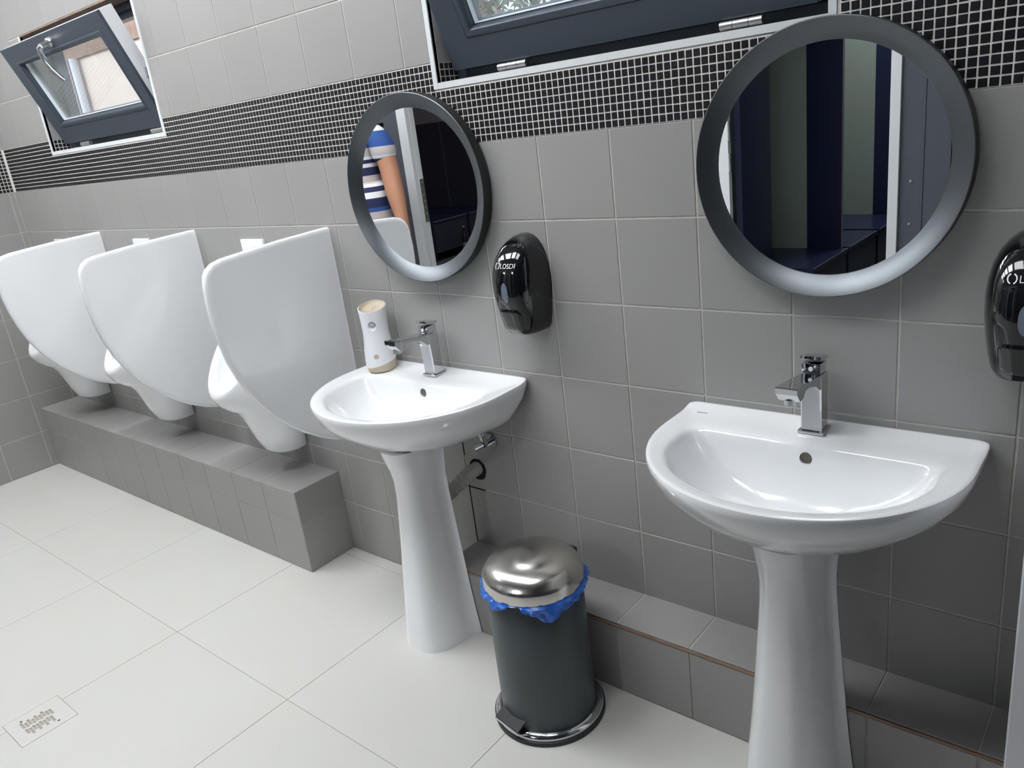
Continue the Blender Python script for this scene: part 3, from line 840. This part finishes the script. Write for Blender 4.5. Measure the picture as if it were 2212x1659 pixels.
d3 = make_divider((-.852, 0, 0), 'white ceramic divider next to the far basin')
dup(d3, (-1.652, 0, 0), 'white ceramic divider standing between two urinals, middle of the three')
dup(d3, (-2.455, 0, 0), 'white ceramic divider closest to the grey end wall')

def make_urinal(loc, label):
    t = thing('urinal', label, 'urinal', loc, 0, 'wall hung urinals')
    n = 48
    def rimpt(a, s=1.0, zoff=0.0):
        u = (math.cos(a) + 1)/2                   # a = 0 front, pi back
        y = lerp(.010, -.283, u**1.07); z = lerp(1.022, .676, u**0.915); x = .131 * math.sin(a)
        return Vector((x*s, -.150 + (y+.150)*s, .85 + (z-.85)*s + zoff))
    rs = []
    prof = ((-.122, .404, .074, .402), (-.136, .418, .080, .404), (-.160, .470, .086, .430), (-.178, .525, .092, .480), (-.194, .565, .100, .540), (-.216, .590, .112, .620),
            (-.243, .607, .124, .730), (-.266, .630, .131, .840), (-.279, .652, .133, .940))
    for yf, zf, w_, zb in prof:
        ring = []
        for i in range(n):
            a = 2*PI*i/n; u = (math.cos(a) + 1)/2
            q = u ** 0.9
            ring.append((w_*math.sin(a), min(-.001, lerp(.02, yf, q)), lerp(zb, zf, q)))
        rs.append(ring)
    for s, zo in ((1.012, -.012), (1.010, -.004), (.985, .002), (.95, .002), (.76, -.006), (.72, -.010), (.70, -.020)):
        rs.append([(lambda p: (p.x, min(p.y, -.001), p.z))(rimpt(2*PI*i/n, s, zo)) for i in range(n)])
    for f in (.15, .35, .58, .80, .96):
        ring = []
        for i in range(n):
            a = 2*PI*i/n; p = rimpt(a, .70, -.020); q = Vector((.028*math.sin(a), -.115 - .028*math.cos(a), .61))
            p = p.lerp(q, f); p += Vector((.020*math.sin(a), -.025*math.cos(a), 0))*math.sin(PI*f)
            ring.append((p.x, min(p.y, -.012), p.z))
        rs.append(ring)
    MB().rings(rs).build('bowl', 'ceramic', t, smooth=60)
    MB().lathe([(.001, .004), (.018, .003), (.020, 0)], (0, -.115, .613), 18).build('strainer', 'chrome', t, smooth=40)
    return t
u3 = make_urinal((-1.262, 0, 0), 'white wall hung urinal closest to the basins')
dup(u3, (-2.066, 0, 0), 'white wall hung urinal, middle of the three')
dup(u3, (-2.868, 0, 0), 'white wall hung urinal closest to the grey end wall')
def flush(loc, label):
    t = thing('flush_plate', label, 'flush plate', loc, 0, 'urinal flush plates')
    MB().cbox(-.067, .067, -.011, -.0005, -.067, .067, .002).build('plate', 'wplastic', t, smooth=40)
    MB().cbox(-.045, .045, -.014, -.010, -.045, .045, .0015).build('push_button', 'wplastic', t, smooth=40)
    return t
fp = flush((-1.266, 0, 1.0875), 'white square flush plate above the urinal closest to the basins')
dup(fp, (-2.069, 0, 1.0915), 'white square flush plate above the middle urinal')
dup(fp, (-2.87, 0, 1.0915), 'white square flush plate above the urinal closest to the end wall')

# ================================================================== OPPOSITE SIDE (seen in the mirrors)
wf = struct('wall_front', 'wall opposite the basins with white framed doorways')
YB = YD - 0.12
D1 = (-0.575, 0.165); D2 = (-2.457, -1.72); HD = 2.12
m = MB()
for x0, x1 in ((XL-.1, -2.90), (D2[1]+.08, D1[0]-.09), (0.80, XR+.1)): m.box(x0, x1, YB, YD, -.1, HD+.05)
m.box(XL-.1, XR+.1, YB, YD, HD+.0501, ZC)
m.build('wall_core', 'bluegrey', wf)
def doorframe(name, label, x0, x1, wl, wr):
    d = struct(name, label)
    MB().cbox(x0-wl, x0, YD-.022, YD+.012, 0, HD+.05, .002).build('jamb', 'wpvc', d)
    MB().cbox(x1, x1+wr, YD-.022, YD+.012, 0, HD+.05, .002).build('jamb', 'wpvc', d)
    MB().cbox(x0, x1, YD-.022, YD+.012, HD, HD+.05, .003).build('door_head', 'wpvc', d)
    return d
d1 = doorframe('door_1', 'white framed doorway into the changing room with open navy door', D1[0], D1[1], .092, .042)
leaf = bpy.data.objects.new('door_leaf', None); COL.objects.link(leaf); leaf.parent = d1
leaf.location = (D1[0]+.006, YD-.050, 0); leaf.rotation_euler = (0, 0, math.radians(79.3))
MB().cbox(-.70, 0, -.030, 0, .02, HD-.01, .001).build('leaf_panel', 'navy', leaf)
MB().box(-.7015, -.6995, -.030, 0, .02, HD-.01).build('edge_band', 'edge', leaf)
for z in (.45, 1.05, 1.2, 1.75): MB().tube([(D1[0]+.004, YD+.006, z), (D1[0]+.004, YD+.006, z+.09)], .007, 10).build('hinge', 'satin', d1)
d2 = doorframe('door_2', 'white framed doorway beside the man leading to the dark benches', D2[0], D2[1], .074, .08)
MB().cbox(D2[0]-.03, D2[0]+.002, YD-.068, YD-.026, 0, HD, .001).build('stop_strip', 'wpvc', d2)
hp = MB().box(D2[0], D2[0]+.0045, YD-.066, YD-.028, .86, 1.135); hp.build('hinge_strip', 'steel', d2)
for k in range(7): MB().lathe([(.001, .003), (.004, .002), (.005, 0)], (0, 0, 0), 10).xf(Matrix.Translation((D2[0]+.0045, YD-.047, .875+.04*k)) @ Matrix.Rotation(PI/2, 4, 'Y')).build('screw', 'satin', d2)
d3_ = struct('door_3', 'blue grey cubicle panel with two screws next to the changing room doorway')
MB().cbox(.210, .292, YB, YD-.004, 0, HD+.05, .001).build('fixed_strip', 'bluegrey', d3_)
MB().cbox(.2925, .303, YB, YD-.001, 0, HD+.05, .001).build('cover_strip', 'bluegrey', d3_)
MB().cbox(.304, .405, YB, YD-.004, 0, HD+.05, .001).build('leaf_panel', 'bluegrey', d3_)
MB().box(.406, .80, YB, YB+.03, 0, HD+.05).build('dark_return', 'navydark', d3_)
for z in (.78, .965): MB().lathe([(.001, .005), (.005, .004), (.007, 0)], (0, 0, 0), 12).xf(Matrix.Translation((.254, YD-.004, z)) @ Matrix.Rotation(-PI/2, 4, 'X')).build('screw', 'satin', d3_)
d4 = struct('door_4', 'grey service door with a louvred vent beside the end wall')
MB().cbox(-2.66, -2.533, YB, YD, 0, HD, .002).build('leaf_panel', 'bluegrey', d4)
MB().box(-2.90, -2.66, YB, YB+.02, 0, HD).build('vent_back', 'navydark', d4)
for k in range(44):
    z = .08 + .046*k
    MB().box(-2.898, -2.662, YB+.02, YD-.01, z, z+.022).xf(Matrix.Identity(4)).build('slat', 'bluegrey', d4)

# changing room behind the doorways
cw = struct('wall_1', 'plain walls of the changing room')
MB().box(-6.5, -6.4, -6.4, YB, -.1, ZC).build('wall_core', 'plaster', cw)
MB().box(-6.5, -1.0, -6.5, -6.4, -.1, ZC).build('wall_core', 'plaster', cw)
MB().box(-1.0, 1.0, -6.5, -6.4, -.1, ZC).build('wall_core', 'navydark', cw)
MB().box(.80, .90, -6.4, YB, -.1, ZC).build('wall_core', 'navydark', cw)
MB().box(-6.5, XL-.1, YB, YB+.1, -.1, ZC).build('wall_core', 'plaster', cw)
MB().box(-1.02, -.96, -6.4, YB-.0, -.1, ZC).build('partition', 'greyp', cw)  # unseen partition, run to the ceiling to keep light out of the side room
MB().box(-6.5, .9, -6.5, YD-.05, -.12, -.001).build('floor_slab', 'darkfloor', struct('floor_1', 'dark floor of the changing room'))
def bench_unit(x, y0, y1, label, z=.45, depth=.55, g='navy locker benches'):
    t = thing('locker_bench', label, 'bench', (x, y0, 0), 0, g)
    L = y0 - y1
    MB().cbox(-depth, 0, -L, 0, z-.03, z, .002).build('seat_board', 'navy', t)
    MB().box(-.030, -.008, -L+.004, -.004, .10, z-.031).build('front_panel', 'navydark', t)
    MB().box(-depth, -.031, -.022, -.004, 0, z-.031).build('side_panel', 'navy', t)
    MB().box(-depth, -.031, -L+.004, -L+.022, 0, z-.031).build('side_panel', 'navy', t)
    MB().box(-.001, .0015, -L, 0, z-.006, z+.0005).build('edge_band', 'edge', t)
    return t
for (a, b, lb) in ((-2.83, -3.405, 'navy bench unit just inside the doorway with the open door'), (-3.44, -4.0, 'second navy bench unit, between the two grey dividers'), (-4.045, -4.62, 'third navy bench unit before the second grey divider'), (-4.66, -5.2, 'last navy bench unit in front of the dark wall')):
    bench_unit(-.35, a, b, lb)
def divider(y, xg0, xm, xn, label):
    t = thing('locker_divider', label, 'divider', (0, y, .4505), 0, 'locker dividers')
    MB().box(xg0, xm, -.012, .012, 0, 1.7).build('grey_panel', 'greyp', t)
    MB().cbox(xm, xn, -.014, .014, 0, 1.7, .001).build('navy_panel', 'navy', t)
    MB().box(xn-.001, xn+.0012, -.014, .014, 0, 1.7).build('edge_band', 'edge', t)
divider(-3.405, -.885, -.590, -.385, 'grey and navy divider standing on the bench nearest the doorway')
divider(-4.64, -.885, -.560, -.365, 'grey and navy divider standing on the far bench')
for (a, b, lb) in ((-5.10, -5.70, 'dark bench unit with the bottle in front, beyond the doorway beside the man'), (-5.74, -6.385, 'dark bench unit behind the bottle bench')):
    bench_unit(-4.83, a, b, lb, depth=1.5, g='dark benches in the side room')
bp_ = thing('bench_back_panel', 'tall dark back panel standing on the dark benches', 'panel', (-5.60, -6.352, .4515))
MB().cbox(-.78, -.004, -.03, 0, 0, 1.04, .002).build('panel_board', 'navydark', bp_)
MB().cbox(.004, .62, -.03, -.004, 0, 1.04, .002).build('panel_board', 'navydark', bp_)
MB().box(-.004, .004, -.028, -.006, 0, 1.04).build('edge_band', 'edge', bp_)
bt = thing('bottle', 'dark glass bottle standing on the floor by the bench', 'bottle', (-4.76, -5.52, 0))
MB().lathe([(.034, 0), (.037, .004), (.037, .17), (.034, .20), (.018, .245), (.0135, .27), (.0135, .315)], n=24).build('bottle_glass', 'bottle', bt, smooth=40)
MB().lathe([(.0375, .06), (.0375, .15)], n=24, cap0=False, cap1=False).build('paper_label', 'lens', bt, smooth=40)
MB().lathe([(.015, .312), (.015, .335), (.012, .337)], n=18).build('cap', 'satin', bt, smooth=40)
yc = thing('floor_cloth', 'yellow cloth lying on the floor by the bottle', 'cloth', (-4.60, -5.44, 0))
cl = MB(); N2 = 12
cl.rings([[(.16*(i/N2-.5), .11*(j/N2-.5), .006 + .016*abs(math.sin(3.1*i/N2*PI + j)*math.cos(2.3*j/N2*PI))) for i in range(N2+1)] for j in range(N2+1)], False, False, False).build('cloth', 'yellow', yc, smooth=60)

# ================================================================== PERSON (seen in the far mirror)
def skin_mesh(name, vs, es, rad, mat, parent, levels=2, root=0):
    me = bpy.data.meshes.new(name); me.from_pydata(vs, es, []); me.update()
    o = mk(name, me, parent)
    def f(o):
        m = o.modifiers.new('skin', 'SKIN'); m.use_smooth_shade = True; m.branch_smoothing = 0.6
        lay = o.data.skin_vertices[0].data
        for i, r in enumerate(rad):
            lay[i].radius = r if isinstance(r, tuple) else (r, r)
            lay[i].use_root = (i == root)
        s = o.modifiers.new('sub', 'SUBSURF'); s.levels = levels; s.render_levels = levels
    bake(o, [f])
    for p in o.data.polygons: p.use_smooth = True
    o.data.materials.clear(); o.data.materials.append(M[mat])
    return o
PX, PY = -2.535, -1.90
pn = thing('person', 'man in a blue and white striped polo shirt, arm hanging beside the doorway', 'person', (PX, PY, 0))
V = [(0,0,.97), (0,.012,1.10), (0,.008,1.25), (0,0,1.39), (0,-.012,1.50), (0,.0,1.56), (0,.018,1.62), (0,.018,1.70), (0,.012,1.755),
     (.16,-.005,1.455), (.205,-.010,1.38), (.243,-.004,1.235), (.278,.018,1.09), (.318,.040,.965), (.338,.052,.900), (.350,.056,.845),
     (-.16,-.005,1.455), (-.215,-.012,1.36), (-.245,-.012,1.20), (-.25,.02,1.05), (-.245,.05,.925), (-.243,.055,.86), (-.242,.06,.81),
     (.092,.0,.90), (.105,.015,.72), (.108,.012,.50), (.112,-.01,.28), (.115,-.025,.09), (.125,.06,.045), (.13,.13,.03),
     (-.092,.0,.90), (-.105,.015,.72), (-.108,.012,.50), (-.112,-.01,.28), (-.115,-.025,.09), (-.125,.06,.045), (-.13,.13,.03)]
Eg = [(0,1),(1,2),(2,3),(3,4),(4,5),(5,6),(6,7),(7,8),(3,9),(9,10),(10,11),(11,12),(12,13),(13,14),(14,15),(3,16),(16,17),(17,18),(18,19),(19,20),(20,21),(21,22),
      (0,23),(23,24),(24,25),(25,26),(26,27),(27,28),(28,29),(0,30),(30,31),(31,32),(32,33),(33,34),(34,35),(35,36)]
Rd = [(.150,.105),(.148,.108),(.155,.110),(.150,.100),(.068,.066),(.062,.064),(.070,.080),(.076,.092),(.055,.068),
      .070,.064,.060,.058,.040,(.046,.026),(.040,.020), .066,.058,.047,.044,.032,(.040,.022),(.034,.018),
      .088,.080,.058,.056,.042,(.042,.036),(.034,.022), .088,.080,.058,.056,.042,(.042,.036),(.034,.022)]
body = skin_mesh('body', V, Eg, Rd, 'skin', pn)
def fingers(wr, palm, tip, side):
    """five curled finger chains rooted in the palm"""
    d = (Vector(palm) - Vector(wr)).normalized(); acr = Vector((0, 1, 0)); acr = (acr - d*acr.dot(d)).normalized(); inn = d.cross(acr)*side
    vs, es, rd = [], [], []
    base = Vector(palm) + d*.005
    for k, L in enumerate((.030, .034, .033, .026)):
        o = base + acr*(.024 - .016*k)
        pts = [o, o + d*.030, o + d*(.030+L) + inn*.008, o + d*(.030+L*1.35) + inn*.028, o + d*(.030+L*.95) + inn*.043]
        i0 = len(vs); vs += [p[:] for p in pts]; es += [(i0+i, i0+i+1) for i in range(4)]; rd += [.010, .0095, .009, .0082, .007]
    o = base + acr*.022 - d*.03
    pts = [o, o + acr*.018 + d*.018 + inn*.008, o + acr*.022 + d*.048 + inn*.018, o + acr*.014 + d*.072 + inn*.026]
    i0 = len(vs); vs += [p[:] for p in pts]; es += [(i0+i, i0+i+1) for i in range(3)]; rd += [.012, .0115, .0105, .0085]
    # skin each chain on its own so the fingers stay apart
    out = []
    seqs = [list(range(5*k, 5*k+5)) for k in range(4)] + [list(range(20, 24))]
    for s in seqs:
        out.append(MB().tube([vs[i] for i in s], [rd[i] for i in s], 10))
        t_ = vs[s[-1]]; out.append(MB().lathe([(.001, -.006), (rd[s[-1]]*.8, -.004), (rd[s[-1]], 0), (rd[s[-1]]*.8, .004), (.001, .006)], t_, 10))
    return out
mbf = MB()
for q in fingers(V[13], V[14], V[15], -1) + fingers(V[20], V[21], V[22], 1): mbf.add(q.v, q.f)
# face relief joined to the same surface
mbf.rings([[(.001*0, .088, 1.700), (.006, .090, 1.698), (-.006, .090, 1.698)], [(0, .100, 1.675), (.008, .094, 1.675), (-.008, .094, 1.675)], [(0, .116, 1.655), (.014, .095, 1.655), (-.014, .095, 1.655)], [(0, .098, 1.648), (.010, .092, 1.648), (-.010, .092, 1.648)]])
for s in (-1, 1):
    mbf.rings([[(s*.074 + s*.010*k*.5, .012 + .018*math.cos(2*PI*i/10)*(1-.15*k), 1.668 + .030*math.sin(2*PI*i/10)*(1-.15*k)) for i in range(10)] for k in range(3)])
bm = bmesh.new(); bm.from_mesh(body.data)
tmp = bpy.data.meshes.new('tmp'); tmp.from_pydata(mbf.v, [], mbf.f); tmp.update()
bm.from_mesh(tmp); bmesh.ops.recalc_face_normals(bm, faces=bm.faces); bm.to_mesh(body.data); bm.free(); bpy.data.meshes.remove(tmp)
for p in body.data.polygons: p.use_smooth = True
for s in (-1, 1):
    MB().lathe([(.001, -.011), (.008, -.008), (.0115, 0), (.008, .008), (.001, .011)], (s*.032, .083, 1.690), 14).build('eye', 'eye', pn, smooth=80)
    MB().lathe([(.001, .0008), (.0055, .0004), (.006, -.0006)], (0, 0, 0), 12).xf(Matrix.Translation((s*.032, .0945, 1.690)) @ Matrix.Rotation(-PI/2, 4, 'X')).build('iris', 'dark', pn)
    MB().tube([(s*.020, .093, 1.708), (s*.034, .094, 1.712), (s*.048, .088, 1.708)], [.003, .004, .002], 8).build('eyebrow', 'hair', pn, smooth=60)
MB().rings([[(.022*math.cos(2*PI*i/14), .094 + .002*math.sin(i), 1.622 + .006*math.sin(2*PI*i/14)) for i in range(14)]] + [[(.015*math.cos(2*PI*i/14), .099, 1.622 + .003*math.sin(2*PI*i/14)) for i in range(14)]]).build('mouth', pmat('lips', rgb(168, 100, 90), 0.5), pn, smooth=60)
hr_ = []
for k in range(9):
    f = k/8; ph_ = f*PI*.56
    hr_.append([((.086*math.sin(ph_)+.001)*math.cos(2*PI*i/28), .006 + (.102*math.sin(ph_)+.001)*math.sin(2*PI*i/28), 1.712 + .092*math.cos(ph_) + (.035*f if math.sin(2*PI*i/28) > .2 else -.045*f*f)) for i in range(28)])
MB().rings(hr_, True, True, False).build('hair', 'hair', pn, smooth=80)
SV = [(0,0,.905), V[1], V[2], V[3], (0,-.012,1.475), V[9], V[10], (.236,-.006,1.268), V[16], V[17], (-.236,-.012,1.26)]
SE = [(0,1),(1,2),(2,3),(3,4),(3,5),(5,6),(6,7),(3,8),(8,9),(9,10)]
skin_mesh('polo_shirt', SV, SE, [(.168,.122),(.168,.126),(.172,.126),(.165,.116),(.082,.078),.086,.084,.080,.086,.080,.074], 'jersey', pn)
shirt = bpy.data.objects['polo_shirt']
hm = MB(); elp = lambda z, a_, b_: [(a_*math.cos(2*PI*i/36), .004 + b_*math.sin(2*PI*i/36), z) for i in range(36)]
hm.rings([elp(z, a_, b_) for z, a_, b_ in ((.915, .172, .124), (.918, .178, .130), (.96, .179, .131), (1.05, .172, .127), (1.18, .166, .122))], True, False, True)
hm.rings([[(r*math.cos(2*PI*i/28), -.008 + r*math.sin(2*PI*i/28)*.96, z) for i in range(28)] for r, z in ((.080, 1.455), (.076, 1.490), (.072, 1.520), (.080, 1.512), (.088, 1.480))], True, False, False)
bm = bmesh.new(); bm.from_mesh(shirt.data)
tmp = bpy.data.meshes.new('tmp'); tmp.from_pydata(hm.v, [], hm.f); tmp.update(); bm.from_mesh(tmp)
bmesh.ops.recalc_face_normals(bm, faces=bm.faces); bm.to_mesh(shirt.data); bm.free(); bpy.data.meshes.remove(tmp)
for p in shirt.data.polygons: p.use_smooth = True
tr_ = MB()
el = lambda cx, cy, z, a_, b_: [(cx + a_*math.cos(2*PI*i/28), cy + b_*math.sin(2*PI*i/28), z) for i in range(28)]
tr_.rings([el(0, 0, z, a_, b_) for z, a_, b_ in ((1.0, .158, .112), (.96, .168, .120), (.90, .176, .126), (.85, .172, .122), (.815, .150, .105), (.80, .11, .08))])
for sx in (-1, 1):
    tr_.rings([el(sx*x, y, z, a_, b_) for x, y, z, a_, b_ in ((.082, 0, .90, .090, .105), (.088, .004, .80, .092, .104), (.098, .012, .66, .083, .094), (.106, .012, .50, .070, .078), (.111, -.006, .30, .066, .075), (.115, -.012, .14, .066, .078), (.116, -.010, .075, .068, .082))])
tr_.build('trousers', 'jean', pn, smooth=60)
for s in (-1, 1):
    sh_ = MB()
    sh_.rings([[(s*.122 + (.046*w1)*math.cos(2*PI*i/20), .045 + L1*math.sin(2*PI*i/20), z) for i in range(20)] for z, w1, L1 in ((0, 1.0, .128), (.012, 1.04, .134), (.035, 1.0, .128), (.062, .86, .105), (.088, .80, .07))])
    sh_.build('shoe', 'shoe', pn, smooth=60)
